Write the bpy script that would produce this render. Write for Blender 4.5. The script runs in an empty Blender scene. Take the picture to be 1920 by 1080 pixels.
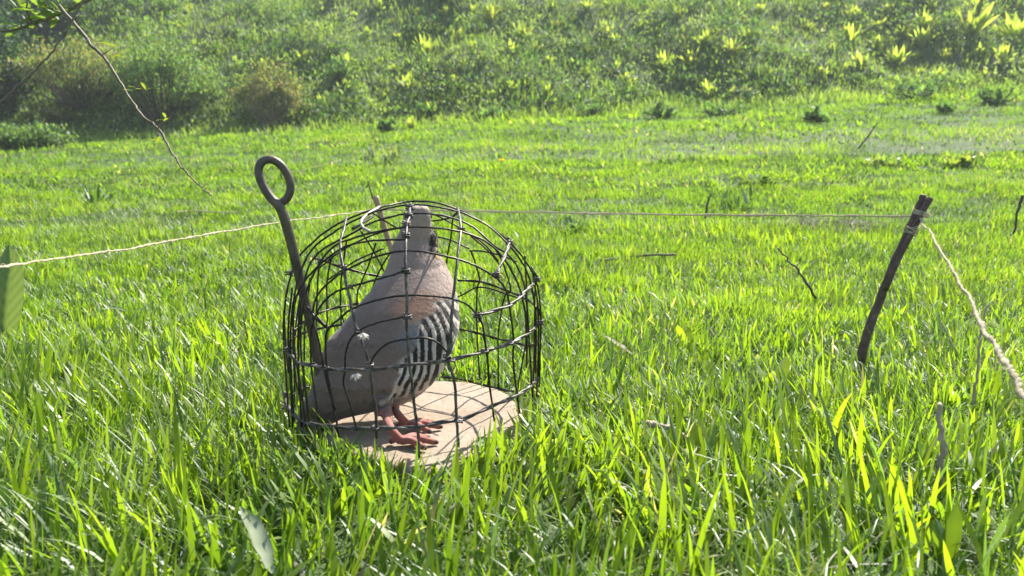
import bpy, bmesh, math, random
import numpy as np
from mathutils import Vector, Matrix
from mathutils.kdtree import KDTree

R = math.radians
rng = np.random.default_rng(11)
random.seed(5)
S = bpy.context.scene
C = S.collection

# ------------------------------------------------------------------ camera
PITCH, FPX, CAMZ = R(9.0), 1423.0, 0.35
cam_d = bpy.data.cameras.new('camera')
cam = bpy.data.objects.new('camera', cam_d); C.objects.link(cam)
cam.location = (0, 0, CAMZ)
cam.rotation_euler = (R(90) - PITCH, 0, 0)
cam_d.sensor_width = 36.0
cam_d.lens = 36.0 * FPX / 1920.0
cam_d.clip_start, cam_d.clip_end = 0.02, 2000.0
cam_d.dof.use_dof = True
cam_d.dof.focus_distance = 1.12
cam_d.dof.aperture_fstop = 8.0
S.camera = cam

# ------------------------------------------------------------------ sky, sun, exposure
SUN_AZ, SUN_EL = R(33), R(48)          # azimuth measured from the view direction (+Y) to the right (+X)
w = bpy.data.worlds.new('World'); S.world = w; w.use_nodes = True
nt = w.node_tree
sky = nt.nodes.new('ShaderNodeTexSky'); sky.sky_type = 'NISHITA'; sky.sun_disc = False
sky.sun_elevation = SUN_EL; sky.sun_rotation = SUN_AZ
bg = nt.nodes['Background']; bg.inputs['Strength'].default_value = 0.085
nt.links.new(sky.outputs['Color'], bg.inputs['Color'])
sd = bpy.data.lights.new('sun', 'SUN'); sd.energy = 5.0; sd.angle = R(0.53); sd.color = (1.0, 0.95, 0.86)
sun = bpy.data.objects.new('sun', sd); C.objects.link(sun)
sun_dir = Vector((math.sin(SUN_AZ) * math.cos(SUN_EL), math.cos(SUN_AZ) * math.cos(SUN_EL), math.sin(SUN_EL)))
sun.rotation_euler = sun_dir.to_track_quat('Z', 'Y').to_euler()
sun.location = (20, 20, 40)
S.view_settings.view_transform = 'Standard'; S.view_settings.look = 'None'
S.view_settings.exposure = 1.5; S.view_settings.gamma = 1.0
S.render.engine = 'CYCLES'
S.cycles.max_bounces = 8; S.cycles.diffuse_bounces = 4; S.cycles.transmission_bounces = 6
S.cycles.glossy_bounces = 2; S.cycles.volume_bounces = 1
S.cycles.use_denoising = True

# ------------------------------------------------------------------ geometry helpers
CAM = np.array([0, 0, CAMZ])
UP = np.array([0, math.sin(PITCH), math.cos(PITCH)]); FW = np.array([0, math.cos(PITCH), -math.sin(PITCH)])
def ray(px, py):
    return np.array([(px - 960) / FPX, 0, 0]) - UP * ((py - 540) / FPX) + FW
def at_y(px, py, y):
    d = ray(px, py); return CAM + d * (y / d[1])
def at_z(px, py, z):
    d = ray(px, py); return CAM + d * ((z - CAMZ) / d[2])
def project(P):
    q = P - CAM; zc = q @ FW
    return 960 + FPX * q[..., 0] / zc, 540 - FPX * (q @ UP) / zc

def hash2(ix, iy, seed):
    h = (ix.astype(np.int64) * 374761393 + iy.astype(np.int64) * 668265263 + seed * 1442695041) & 0xffffffff
    h = ((h ^ (h >> 13)) * 1274126177) & 0xffffffff
    return ((h ^ (h >> 16)) & 0xffff) / 65535.0
def vnoise(x, y, s, seed=0):
    x = np.asarray(x, float) / s; y = np.asarray(y, float) / s
    ix, iy = np.floor(x), np.floor(y); fx, fy = x - ix, y - iy
    fx = fx * fx * (3 - 2 * fx); fy = fy * fy * (3 - 2 * fy)
    a = hash2(ix, iy, seed); b = hash2(ix + 1, iy, seed); c = hash2(ix, iy + 1, seed); d = hash2(ix + 1, iy + 1, seed)
    return (a * (1 - fx) + b * fx) * (1 - fy) + (c * (1 - fx) + d * fx) * fy
def fbm(x, y, s, seed=0):
    return (vnoise(x, y, s, seed) * .55 + vnoise(x, y, s * .45, seed + 7) * .3 + vnoise(x, y, s * .2, seed + 13) * .15)

HILL_Y = 12.0
def gz(x, y):
    """height of the ground: level round the cage, a meadow that climbs gently, then the hillside"""
    x = np.asarray(x, float); y = np.asarray(y, float)
    xx = np.clip(x, -25, 25)
    t = np.clip(y - 1.8, 0, None)
    m = (1.1 + 0.055 * xx) * (np.minimum(t, 60) / 10.2) ** 1.25
    ye = HILL_Y + 0.5 * (vnoise(x, x * 0, 3.0, 3) - .5)
    u = np.clip(y - ye, 0, 33)
    hill = np.where(u < .8, 0.62 * u * u / 1.6, 0.62 * (u - .4))
    edge = np.clip((y - ye) / 2.0, 0, 1)
    bump = edge * (fbm(x, y, 2.2, 21) - .5) * 1.1 + (fbm(x, y, .55, 5) - .5) * .05 * np.clip((y - .2) / 2, 0.35, 1)
    m = np.where(y > ye, (1.1 + 0.055 * xx) * (np.clip(ye - 1.8, 0, 60) / 10.2) ** 1.25, m)
    near = np.clip(np.hypot(x + .14, y - 1.05) / .35 - .6, 0, 1)
    return -0.009 + m + hill + bump * near
def at_h(px, py, h):
    d = ray(px, py); ts = np.linspace(.4, 9, 4000); P = CAM + d * ts[:, None]
    k = np.nonzero(P[:, 2] < gz(P[:, 0], P[:, 1]) + h)[0]; return P[k[0]]
def ground_hit(px, py):
    d = ray(px, py); ts = np.concatenate([np.linspace(.3, 4, 400), np.linspace(4, 60, 3000)])
    P = CAM + d * ts[:, None]
    k = np.nonzero(P[:, 2] < gz(P[:, 0], P[:, 1]))[0]
    return P[k[0]] if len(k) else P[-1]

def mesh_from(name, verts, faces):
    me = bpy.data.meshes.new(name)
    me.from_pydata([tuple(v) for v in verts], [], [tuple(f) for f in faces]); me.update()
    return me
def smooth(me):
    me.polygons.foreach_set('use_smooth', np.ones(len(me.polygons), bool)); me.update()
def fast_mesh(name, V, loops, starts, col=None, shade=False):
    me = bpy.data.meshes.new(name)
    me.vertices.add(len(V)); me.vertices.foreach_set('co', V.astype(np.float32).ravel())
    me.loops.add(len(loops)); me.loops.foreach_set('vertex_index', loops.astype(np.int32))
    me.polygons.add(len(starts)); me.polygons.foreach_set('loop_start', starts.astype(np.int32))
    me.update(calc_edges=True)
    if shade: me.polygons.foreach_set('use_smooth', np.ones(len(starts), bool))
    if col is not None: add_col(me, col)
    me.validate()
    return me
def add_col(me, col, name='tint'):
    at = me.color_attributes.new(name, 'FLOAT_COLOR', 'POINT')
    c = np.ones((len(me.vertices), 4), np.float32); col = np.asarray(col); c[:, :col.shape[1]] = col
    at.data.foreach_set('color', c.ravel())

def spline(pts, n=6):
    """Catmull-Rom through the points (any dimension)"""
    p = np.asarray(pts, float)
    if len(p) < 3: 
        t = np.linspace(0, 1, n + 1)[:, None]; return p[0] * (1 - t) + p[-1] * t
    p = np.vstack([2 * p[0] - p[1], p, 2 * p[-1] - p[-2]])
    out = []
    for i in range(1, len(p) - 2):
        for k in range(n):
            t = k / n
            out.append(.5 * ((2 * p[i]) + (-p[i-1] + p[i+1]) * t + (2*p[i-1] - 5*p[i] + 4*p[i+1] - p[i+2]) * t*t + (-p[i-1] + 3*p[i] - 3*p[i+1] + p[i+2]) * t**3))
    out.append(p[-2])
    return np.array(out)
def frames(P):
    T = np.gradient(P, axis=0); T /= np.linalg.norm(T, axis=1)[:, None] + 1e-12
    n = np.cross(T[0], [0.31, 0.87, 0.4]); n /= np.linalg.norm(n)
    N = []
    for t in T:
        n = n - t * (n @ t); n /= np.linalg.norm(n) + 1e-12; N.append(n)
    N = np.array(N); return T, N, np.cross(T, N)
def tube(P, r, sides=8, V=None, F=None):
    """verts and faces of a capped tube along P with radius r (number or one per point)"""
    V = [] if V is None else V; F = [] if F is None else F
    P = np.asarray(P, float); r = np.broadcast_to(np.asarray(r, float), (len(P),))
    T, N, B = frames(P); o = len(V); a = np.arange(sides) * 2 * math.pi / sides
    for p, n, b, q in zip(P, N, B, r):
        V.extend(p + q * (np.cos(a)[:, None] * n + np.sin(a)[:, None] * b))
    m = len(P)
    for i in range(m - 1):
        for k in range(sides):
            k2 = (k + 1) % sides
            F.append((o + i*sides + k, o + i*sides + k2, o + (i+1)*sides + k2, o + (i+1)*sides + k))
    F.append(tuple(o + k for k in reversed(range(sides)))); F.append(tuple(o + (m-1)*sides + k for k in range(sides)))
    return V, F
def tag(o, label=None, cat=None, group=None, kind=None):
    for k, v in (('label', label), ('category', cat), ('group', group), ('kind', kind)):
        if v: o[k] = v
    return o
def obj(name, me, mat, parent=None):
    """link ONE mesh object; under a parent its vertices (given in world space) are made local to that parent"""
    o = bpy.data.objects.new(name, me); C.objects.link(o)
    if mat is not None and not me.materials: me.materials.append(mat)
    if parent is not None:
        me.transform(Matrix.Translation(-parent.matrix_world.translation)); o.parent = parent
    return o
def thing(name, loc, label, cat, group=None):
    o = bpy.data.objects.new(name, None); C.objects.link(o); o.empty_display_size = .05
    o.location = loc; o.matrix_world = Matrix.Translation(loc)
    return tag(o, label, cat, group)
def solo(name, me, mat, base, label, cat, group=None, kind=None):
    """a thing that is one mesh, its origin moved to its base"""
    me.transform(Matrix.Translation(-Vector(base)))
    o = obj(name, me, mat); o.location = base
    return tag(o, label, cat, group, kind)

# ------------------------------------------------------------------ materials
def mat(name):
    m = bpy.data.materials.new(name); m.use_nodes = True
    return m, m.node_tree, m.node_tree.nodes['Principled BSDF']
def N(t, kind, **kw):
    n = t.nodes.new(kind)
    for k, v in kw.items(): setattr(n, k, v)
    return n
def noise_node(t, scale, detail=4.0, rough=.6):
    tc = N(t, 'ShaderNodeTexCoord'); n = N(t, 'ShaderNodeTexNoise')
    n.inputs['Scale'].default_value = scale; n.inputs['Detail'].default_value = detail; n.inputs['Roughness'].default_value = rough
    t.links.new(tc.outputs['Object'], n.inputs['Vector']); return n
def ramp(t, fac, stops):
    r = N(t, 'ShaderNodeValToRGB'); e = r.color_ramp.elements
    while len(e) < len(stops): e.new(.5)
    for q, (p, c) in zip(e, stops): q.position = p; q.color = (*c, 1)
    t.links.new(fac, r.inputs['Fac']); return r
def bumped(t, b, src, strength, dist):
    bp = N(t, 'ShaderNodeBump'); bp.inputs['Strength'].default_value = strength; bp.inputs['Distance'].default_value = dist
    t.links.new(src, bp.inputs['Height']); t.links.new(bp.outputs['Normal'], b.inputs['Normal'])
def rough_mat(name, stops, scale, rough=.7, bump=.4, dist=.002, metal=0.0, spec=.4):
    m, t, b = mat(name)
    n = noise_node(t, scale); r = ramp(t, n.outputs['Fac'], stops)
    t.links.new(r.outputs['Color'], b.inputs['Base Color'])
    b.inputs['Roughness'].default_value = rough; b.inputs['Metallic'].default_value = metal
    b.inputs['Specular IOR Level'].default_value = spec
    bumped(t, b, n.outputs['Fac'], bump, dist)
    return m
def leaf_mat(name, trans=.5, warm=(1.25, 1.15, .35), gain=1.5, gloss=.09, rough=.38):
    """thin green leaf: reflects its tint, lets warmer light through, faint waxy gloss"""
    m = bpy.data.materials.new(name); m.use_nodes = True; t = m.node_tree; t.nodes.clear()
    out = N(t, 'ShaderNodeOutputMaterial'); a = N(t, 'ShaderNodeAttribute'); a.attribute_name = 'tint'
    d = N(t, 'ShaderNodeBsdfDiffuse'); tr = N(t, 'ShaderNodeBsdfTranslucent'); gl = N(t, 'ShaderNodeBsdfGlossy')
    gl.inputs['Roughness'].default_value = rough; gl.inputs['Color'].default_value = (1, 1, 1, 1)
    mul = N(t, 'ShaderNodeMix', data_type='RGBA', blend_type='MULTIPLY'); mul.inputs['Factor'].default_value = 1
    mul.inputs['B'].default_value = (warm[0] * gain, warm[1] * gain, warm[2] * gain, 1)
    t.links.new(a.outputs['Color'], mul.inputs['A']); t.links.new(a.outputs['Color'], d.inputs['Color'])
    t.links.new(mul.outputs['Result'], tr.inputs['Color'])
    mx = N(t, 'ShaderNodeMixShader'); mx.inputs[0].default_value = trans
    t.links.new(d.outputs[0], mx.inputs[1]); t.links.new(tr.outputs[0], mx.inputs[2])
    lw = N(t, 'ShaderNodeLayerWeight'); lw.inputs['Blend'].default_value = .35
    mm = N(t, 'ShaderNodeMath', operation='MULTIPLY'); mm.inputs[1].default_value = gloss * 3
    ad = N(t, 'ShaderNodeMath', operation='ADD'); ad.inputs[1].default_value = gloss * .4
    t.links.new(lw.outputs['Fresnel'], mm.inputs[0]); t.links.new(mm.outputs[0], ad.inputs[0])
    ga = N(t, 'ShaderNodeMath', operation='MULTIPLY'); t.links.new(ad.outputs[0], ga.inputs[0]); t.links.new(a.outputs['Alpha'], ga.inputs[1])
    m2 = N(t, 'ShaderNodeMixShader'); t.links.new(ga.outputs[0], m2.inputs[0])
    t.links.new(mx.outputs[0], m2.inputs[1]); t.links.new(gl.outputs[0], m2.inputs[2])
    t.links.new(m2.outputs[0], out.inputs['Surface'])
    return m

M_GRASS = leaf_mat('grass_blade', .55, gain=2.0, warm=(1.1, 1.12, .36), gloss=.02, rough=.52)
M_LEAF = leaf_mat('broad_leaf', .5, gain=1.6, gloss=.04, rough=.5)
M_ROSETTE = leaf_mat('hill_leaf', .62, warm=(1.15, 1.15, .45), gain=1.6, gloss=.015, rough=.6)
M_BUSH = leaf_mat('bush_leaf', .5, warm=(1.15, 1.1, .45), gain=1.7, gloss=.012, rough=.6)
M_DRY = leaf_mat('dry_leaf', .3, warm=(1.0, 1.0, .9), gain=1.0, gloss=.006, rough=.6)
M_WIRE = rough_mat('black_iron_wire', [(.3, (.012, .010, .009)), (.55, (.032, .025, .021)), (.75, (.085, .052, .036))], 90, .42, .5, .0006, .55, .5)
M_WIRE_OLD_LIT = rough_mat('weathered_lit_wire', [(.3, (.02, .018, .017)), (.5, (.075, .062, .055)), (.75, (.24, .21, .19))], 110, .5, .6, .0008, .35, .5)  # paler wire: weathering and sunlight both held in the colour
M_IRON = rough_mat('iron_rod', [(.25, (.05, .043, .036)), (.55, (.105, .088, .072)), (.8, (.19, .125, .085))], 60, .5, .5, .0008, .45, .5)
M_BARK = rough_mat('dark_stake_wood', [(.25, (.045, .028, .022)), (.55, (.11, .07, .058)), (.8, (.2, .145, .12))], 55, .75, 1.0, .004)
M_CANE = rough_mat('pale_cane', [(.2, (.2, .13, .08)), (.6, (.36, .25, .16)), (.9, (.48, .36, .25))], 80, .6, .4, .001)
def twine_mat():
    m = bpy.data.materials.new('straw_twine'); m.use_nodes = True; t = m.node_tree; t.nodes.clear(); out = N(t, 'ShaderNodeOutputMaterial')
    n = noise_node(t, 220); r = ramp(t, n.outputs['Fac'], [(.2, (.46, .40, .28)), (.6, (.68, .62, .47)), (.9, (.8, .75, .62))])
    d = N(t, 'ShaderNodeBsdfDiffuse'); tr = N(t, 'ShaderNodeBsdfTranslucent'); mx = N(t, 'ShaderNodeMixShader'); mx.inputs[0].default_value = .45
    t.links.new(r.outputs['Color'], d.inputs['Color']); t.links.new(r.outputs['Color'], tr.inputs['Color'])
    t.links.new(d.outputs[0], mx.inputs[1]); t.links.new(tr.outputs[0], mx.inputs[2]); t.links.new(mx.outputs[0], out.inputs['Surface'])
    return m
M_TWINE = twine_mat()
M_TWIG = rough_mat('thorny_twig_bark', [(.2, (.06, .045, .03)), (.55, (.15, .12, .08)), (.85, (.3, .26, .18))], 90, .6, .6, .001)
M_STEM = rough_mat('dry_stem', [(.2, (.2, .15, .1)), (.6, (.38, .31, .22)), (.9, (.55, .48, .37))], 90, .75, .5, .001)
M_DARKSTEM = rough_mat('dark_stem', [(.2, (.035, .028, .02)), (.7, (.1, .08, .055))], 90, .75, .5, .001)

# ------------------------------------------------------------------ ground sheet
def make_ground():
    def axis(lo, hi, fine_lo, fine_hi, step, grow):
        a = list(np.arange(fine_lo, fine_hi, step)); s = step; v = a[-1]
        while v < hi: s *= grow; v += s; a.append(v)
        s = step; v = a[0]
        while v > lo: s *= grow; v -= s; a.insert(0, v)
        return np.array(a)
    X = axis(-120, 120, -3, 3, .09, 1.045); Y = axis(-60, 140, .2, 4, .09, 1.03)
    gx, gy = np.meshgrid(X, Y); z = gz(gx, gy)
    nx, ny = len(X), len(Y)
    V = np.stack([gx, gy, z], -1).reshape(-1, 3)
    i, j = np.meshgrid(np.arange(nx - 1), np.arange(ny - 1)); b = (j * nx + i).ravel()
    loops = np.stack([b, b + 1, b + nx + 1, b + nx], 1).ravel()
    me = fast_mesh('ground', V, loops, np.arange(len(b)) * 4, shade=True)
    m, t, bs = mat('meadow_soil')
    n1 = noise_node(t, 1.3, 8, .65); n2 = noise_node(t, 14, 6, .7)
    r1 = ramp(t, n1.outputs['Fac'], [(.3, (.03, .06, .012)), (.55, (.045, .085, .016)), (.75, (.065, .095, .025))])
    r2 = ramp(t, n2.outputs['Fac'], [(.35, (.03, .045, .012)), (.6, (.05, .075, .022)), (.8, (.085, .085, .035))])
    mx = N(t, 'ShaderNodeMix', data_type='RGBA'); mx.inputs['Factor'].default_value = .5
    t.links.new(r1.outputs['Color'], mx.inputs['A']); t.links.new(r2.outputs['Color'], mx.inputs['B'])
    t.links.new(mx.outputs['Result'], bs.inputs['Base Color']); bs.inputs['Roughness'].default_value = .95
    bumped(t, bs, n2.outputs['Fac'], .6, .02)
    return tag(obj('ground', me, m), 'green meadow floor climbing gently into a steep hillside', 'ground', kind='structure')
make_ground()

# ------------------------------------------------------------------ grass
def blades(base, h, wd, az, lean, curve, seg, cA, cB, twist=None):
    n = len(base); k = seg
    th0 = lean[:, None] + curve[:, None] * (np.arange(k) + .5)[None] / k
    step = (h / k)[:, None]
    dx = np.concatenate([np.zeros((n, 1)), np.cumsum(np.sin(th0) * step, 1)], 1)
    dz = np.concatenate([np.zeros((n, 1)), np.cumsum(np.cos(th0) * step, 1)], 1)
    d = np.stack([np.cos(az), np.sin(az)], 1)
    P = np.empty((n, k + 1, 3)); P[:, :, :2] = base[:, None, :2] + d[:, None, :] * dx[:, :, None]; P[:, :, 2] = base[:, None, 2] + dz
    t = np.linspace(0, 1, k + 1)
    prof = np.clip((.65 + .75 * t) * (1 - t ** 2.2), 0, None)[:k]
    tw = (np.zeros(n) if twist is None else twist)
    wa = az[:, None] + math.pi / 2 + tw[:, None] * (t[None, :k] - .2)
    wv = np.stack([np.cos(wa), np.sin(wa), np.zeros_like(wa)], -1) * (wd[:, None, None] * .5) * prof[None, :, None]
    V = np.empty((n, 2 * k + 1, 3))
    V[:, 0:2 * k:2] = P[:, :k] - wv; V[:, 1:2 * k:2] = P[:, :k] + wv; V[:, 2 * k] = P[:, k]
    tv = np.concatenate([np.repeat(t[:k], 2), [1.0]])
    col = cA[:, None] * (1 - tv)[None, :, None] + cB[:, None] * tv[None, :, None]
    o = (np.arange(n) * (2 * k + 1))[:, None]
    q = []
    for s in range(k - 1): q += [2*s, 2*s + 1, 2*s + 3, 2*s + 2]
    q += [2*k - 2, 2*k - 1, 2*k]
    loops = (o + np.array(q)[None]).ravel()
    per = 4 * (k - 1) + 3
    starts = ((np.arange(n) * per)[:, None] + np.array([4 * s for s in range(k)])[None]).ravel()
    return V.reshape(-1, 3), loops, starts, col.reshape(-1, col.shape[-1])
def merge(parts):
    V, L, ST, CO = [], [], [], []; vo = lo = 0
    for v, l, s, c in parts:
        V.append(v); L.append(l + vo); ST.append(s + lo); CO.append(c); vo += len(v); lo += len(l)
    return np.vstack(V), np.concatenate(L), np.concatenate(ST), np.vstack(CO)
U = lambda a, b, n: rng.uniform(a, b, n)

SLAB_PX = [(590, 800), (606, 764), (650, 736), (730, 722), (812, 713), (876, 715), (944, 731), (968, 752), (988, 774), (986, 792), (940, 824), (890, 858), (846, 886), (800, 884), (740, 874), (660, 850), (604, 824)]
SLAB = np.array([at_z(x, y, 0.0)[:2] for x, y in SLAB_PX])
def in_poly(x, y, poly, grow=0.0):
    c = poly.mean(0); q = c + (poly - c) * (1 + grow)
    ins = np.zeros(len(x), bool); j = len(q) - 1
    for i in range(len(q)):
        xi, yi = q[i]; xj, yj = q[j]
        ins ^= ((yi > y) != (yj > y)) & (x < (xj - xi) * (y - yi) / (yj - yi + 1e-12) + xi); j = i
    return ins
PALE = at_z(1560, 468, 0.0)[:2]     # patch of pressed dead grass behind the right stake
HOLE = ground_hit(885, 352)[:2]
def thin(x, y):
    k = np.ones(len(x))
    k *= np.where(np.hypot((x - PALE[0]) / .2, (y - PALE[1]) / .14) + 1.6 * (vnoise(x, y, .07, 81) - .5) < .8, .35, 1)
    k *= np.where(np.hypot((x - HOLE[0]) / .16, (y - HOLE[1]) / .1) + 1.6 * (vnoise(x, y, .08, 83) - .5) < .8, .3, 1)
    return k
DARK = np.array([.036, .092, .012]); MID = np.array([.10, .188, .024]); YEL = np.array([.188, .27, .02]); GLA = np.array([.085, .15, .065]); STRAW = np.array([.27, .26, .21])
def scatter(n, y0, y1, spread, off):
    y = np.sqrt(rng.uniform(y0 * y0, y1 * y1, n)); x = rng.uniform(-1, 1, n) * (spread * y + off)
    k = (rng.random(n) < thin(x, y)) & ~in_poly(x, y, SLAB, -.015)
    return x[k], y[k]
def grass_layer(n, y0, y1, seg, hm, wm, spread=.8, off=.3, clump=.16, yellow=.35, droop=1.0, herb=False, gap=.35, gla=.12, dryp=.022, contrast=1.0, splay=.22):
    x, y = scatter(n, y0, y1, spread, off); n = len(x)
    dens = fbm(x, y, clump * 2.2, 31); k = rng.random(n) < np.clip(gap + 1.6 * (dens - .25), gap * .5, 1); x, y = x[k], y[k]; n = len(x)
    b = np.stack([x, y, gz(x, y) - .004], 1)
    cl = fbm(x, y, clump, 41); big = fbm(x, y, clump * 6, 47)
    h = hm * (.45 + .95 * cl) ** contrast * U(.6, 1.35, n) * (.8 + .4 * big)
    near_slab = in_poly(x, y, SLAB, .32) & ((x > SLAB.mean(0)[0] - .06) | (y > 1.0)); h = np.where(near_slab, h * .68, h)
    wd = wm * U(.55, 1.35, n) * (1 if y0 < 1 else np.clip(y / (.55 * (y0 + y1)), .6, 1.5))
    if herb and y0 > 1: h = h * np.clip(y / (.55 * (y0 + y1)), .6, 1.5)
    az = vnoise(x, y, clump * 1.3, 53) * 9 + rng.normal(0, 1.1, n)
    lean = np.abs(rng.normal(splay, splay * 1.5, n)); curve = np.abs(rng.normal(.4, .6, n)) * droop
    if herb: lean = U(.25, 1.25, n); curve = U(.1, .9, n)
    h = h * np.interp(y, [.5, .9, 1.5, 2.6], [1.2, 1.05, .82, .72] if y0 < 1 else [1, 1, 1, 1]) * np.where(rng.random(n) < .06, 1.5, 1.0)
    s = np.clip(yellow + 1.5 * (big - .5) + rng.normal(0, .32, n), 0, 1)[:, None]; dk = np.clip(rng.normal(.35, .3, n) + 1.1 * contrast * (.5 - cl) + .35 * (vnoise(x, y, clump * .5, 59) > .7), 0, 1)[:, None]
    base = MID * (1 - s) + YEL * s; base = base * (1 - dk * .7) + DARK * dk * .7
    g = (rng.random(n) < gla + .08 * (vnoise(x, y, clump * 3, 63) > .72))[:, None]; base = np.where(g, GLA * U(.7, 1.2, n)[:, None], base)
    dry = (rng.random(n) < dryp * np.where(vnoise(x, y, clump * 2.5, 67) > .66, 4.5, .8))[:, None]; base = np.where(dry, STRAW * U(.6, 1.1, n)[:, None], base)
    lean = np.where(dry[:, 0], U(.2, 1.4, n), lean)
    base = np.column_stack([base, np.clip(2.6 / y, .12, 1) * (.4 if herb else .9)])
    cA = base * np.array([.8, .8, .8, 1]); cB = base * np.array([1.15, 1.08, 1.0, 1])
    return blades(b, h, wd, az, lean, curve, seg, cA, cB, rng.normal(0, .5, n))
parts = [
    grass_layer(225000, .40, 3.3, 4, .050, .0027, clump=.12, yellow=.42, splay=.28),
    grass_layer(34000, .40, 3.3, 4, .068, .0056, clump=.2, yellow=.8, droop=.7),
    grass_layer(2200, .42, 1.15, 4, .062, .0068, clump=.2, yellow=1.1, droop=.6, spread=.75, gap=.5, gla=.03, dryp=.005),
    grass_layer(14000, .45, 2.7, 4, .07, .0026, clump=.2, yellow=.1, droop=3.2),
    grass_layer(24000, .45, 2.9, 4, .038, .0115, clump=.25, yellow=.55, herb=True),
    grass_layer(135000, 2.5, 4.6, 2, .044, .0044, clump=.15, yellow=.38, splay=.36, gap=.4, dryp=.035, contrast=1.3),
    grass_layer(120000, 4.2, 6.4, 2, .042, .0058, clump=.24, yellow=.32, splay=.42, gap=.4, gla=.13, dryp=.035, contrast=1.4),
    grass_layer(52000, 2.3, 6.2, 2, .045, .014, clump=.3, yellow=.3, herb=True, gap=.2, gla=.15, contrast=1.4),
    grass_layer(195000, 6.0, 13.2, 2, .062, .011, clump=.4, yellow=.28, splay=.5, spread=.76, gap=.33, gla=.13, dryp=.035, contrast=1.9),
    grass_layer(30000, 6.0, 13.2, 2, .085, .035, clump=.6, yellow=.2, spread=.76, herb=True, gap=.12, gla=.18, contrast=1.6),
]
V, L, ST, CO = merge(parts)
tag(obj('meadow_grass', fast_mesh('meadow_grass', V, L, ST, CO), M_GRASS), 'bright green backlit grass covering the whole meadow', 'grass', kind='stuff')

# pressed dead grass in the two thin patches
def litter(name, c, rx, ry, n, label, dark):
    a = U(0, 6.3, n); r = np.sqrt(rng.random(n)); x = c[0] + rx * r * np.cos(a); y = c[1] + ry * r * np.sin(a)
    b = np.stack([x, y, gz(x, y) + U(0, .012, n)], 1)
    cc = (np.array([.2, .19, .14]) * U(.35, 1.25, n)[:, None]) * (.55 if dark else 1.0)
    p = blades(b, U(.03, .1, n), U(.0025, .006, n), U(0, 6.3, n), U(1.0, 1.6, n), U(-.3, .4, n), 3, cc, cc * 1.1)
    tag(obj(name, fast_mesh(name, *p[:3], p[3]), M_DRY), label, 'dead grass', kind='stuff')
litter('dead_grass_litter', PALE, .26, .18, 900, 'patch of pale pressed dead grass behind the leaning dark stake', False)
litter('dark_grass_litter', HOLE, .2, .13, 420, 'dark hollow of matted dead grass beyond the cage', True)

# ------------------------------------------------------------------ hillside cover
def hill_cover():
    parts = []
    n = 130000
    y = np.sqrt(U(11.6 ** 2, 25 ** 2, n)); x = U(-1, 1, n) * (.73 * y + 1)
    b = np.stack([x, y, gz(x, y) - .01], 1); big = fbm(x, y, 1.6, 61)
    col = np.array([.13, .21, .05]) * (.45 + 1.1 * big)[:, None] + np.array([.06, .06, 0]) * rng.random(n)[:, None]
    parts.append(blades(b, U(.07, .2, n) * (.6 + .8 * big), U(.012, .026, n), U(0, 6.3, n), np.abs(rng.normal(.2, .25, n)), np.abs(rng.normal(.4, .4, n)), 2, col * .8, col * 1.1))
    m = 5200
    cy = np.sqrt(U(12.2 ** 2, 25 ** 2, m)); cx = U(-1, 1, m) * (.73 * cy + 1)
    keep = rng.random(m) < np.clip(fbm(cx, cy, 1.3, 71) * 2.2 - .45, .05, 1); cx, cy = cx[keep], cy[keep]; m = len(cx)
    k = 56
    sz = U(.14, .5, m) * (.6 + .8 * fbm(cx, cy, 1.9, 77)); hue = rng.random(m)
    x = np.repeat(cx, k) + rng.normal(0, 1, m * k) * np.repeat(sz, k) * .55; y = np.repeat(cy, k) + rng.normal(0, 1, m * k) * np.repeat(sz, k) * .55
    r = np.hypot(x - np.repeat(cx, k), y - np.repeat(cy, k)) / np.repeat(sz, k)
    z = gz(x, y) + np.repeat(sz, k) * np.clip(1 - r * r * .6, 0, 1) * rng.random(m * k) ** .6
    b = np.stack([x, y, z], 1); nn = m * k
    c1, c2, c3 = np.array([.055, .115, .036]), np.array([.13, .21, .045]), np.array([.15, .2, .095])
    hh = np.repeat(hue, k)[:, None]
    col = np.where(hh < .55, c1, np.where(hh < .85, c2, c3)) * U(.7, 1.35, nn)[:, None]
    parts.append(blades(b, U(.04, .10, nn), U(.02, .048, nn), U(0, 6.3, nn), U(.3, 1.3, nn), U(0, .6, nn), 2, col, col * 1.1))
    V, L, ST, CO = merge(parts)
    tag(obj('hillside_ground_cover', fast_mesh('hillside_ground_cover', V, L, ST, CO), M_BUSH), 'rough green weeds and grass carpeting the far hillside', 'ground cover', kind='stuff')
hill_cover()

# ------------------------------------------------------------------ leaf shapes
def leaf_mesh(P, wmax, col, V, F, CO, fold=.25, up=(0, 0, 1), prof=None, seg_side=1):
    """a leaf with a midrib fold along the path P, appended to V, F, CO"""
    P = np.asarray(P, float); m = len(P); T = np.gradient(P, axis=0); T /= np.linalg.norm(T, axis=1)[:, None] + 1e-9
    t = np.linspace(0, 1, m); o = len(V); up = np.asarray(up, float)
    for i in range(m):
        s = np.cross(T[i], up); nl = np.linalg.norm(s); s = s / nl if nl > 1e-6 else np.array([1, 0, 0.])
        nn = np.cross(s, T[i])
        wv = wmax * .5 * (prof(t[i]) if prof else max(.03, math.sin(math.pi * min(1, t[i] * .93 + .05)) ** .8))
        V += [P[i] - s * wv + nn * wv * fold, P[i], P[i] + s * wv + nn * wv * fold]
        c = np.asarray(col) * (1 + .08 * math.sin(i * 2.1)); CO += [c, c * 1.12, c]
    for i in range(m - 1):
        a = o + 3 * i; F += [(a, a + 1, a + 4, a + 3), (a + 1, a + 2, a + 5, a + 4)]
def colored(name, V, F, CO):
    me = mesh_from(name, V, F); add_col(me, np.array(CO)); smooth(me); return me

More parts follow.
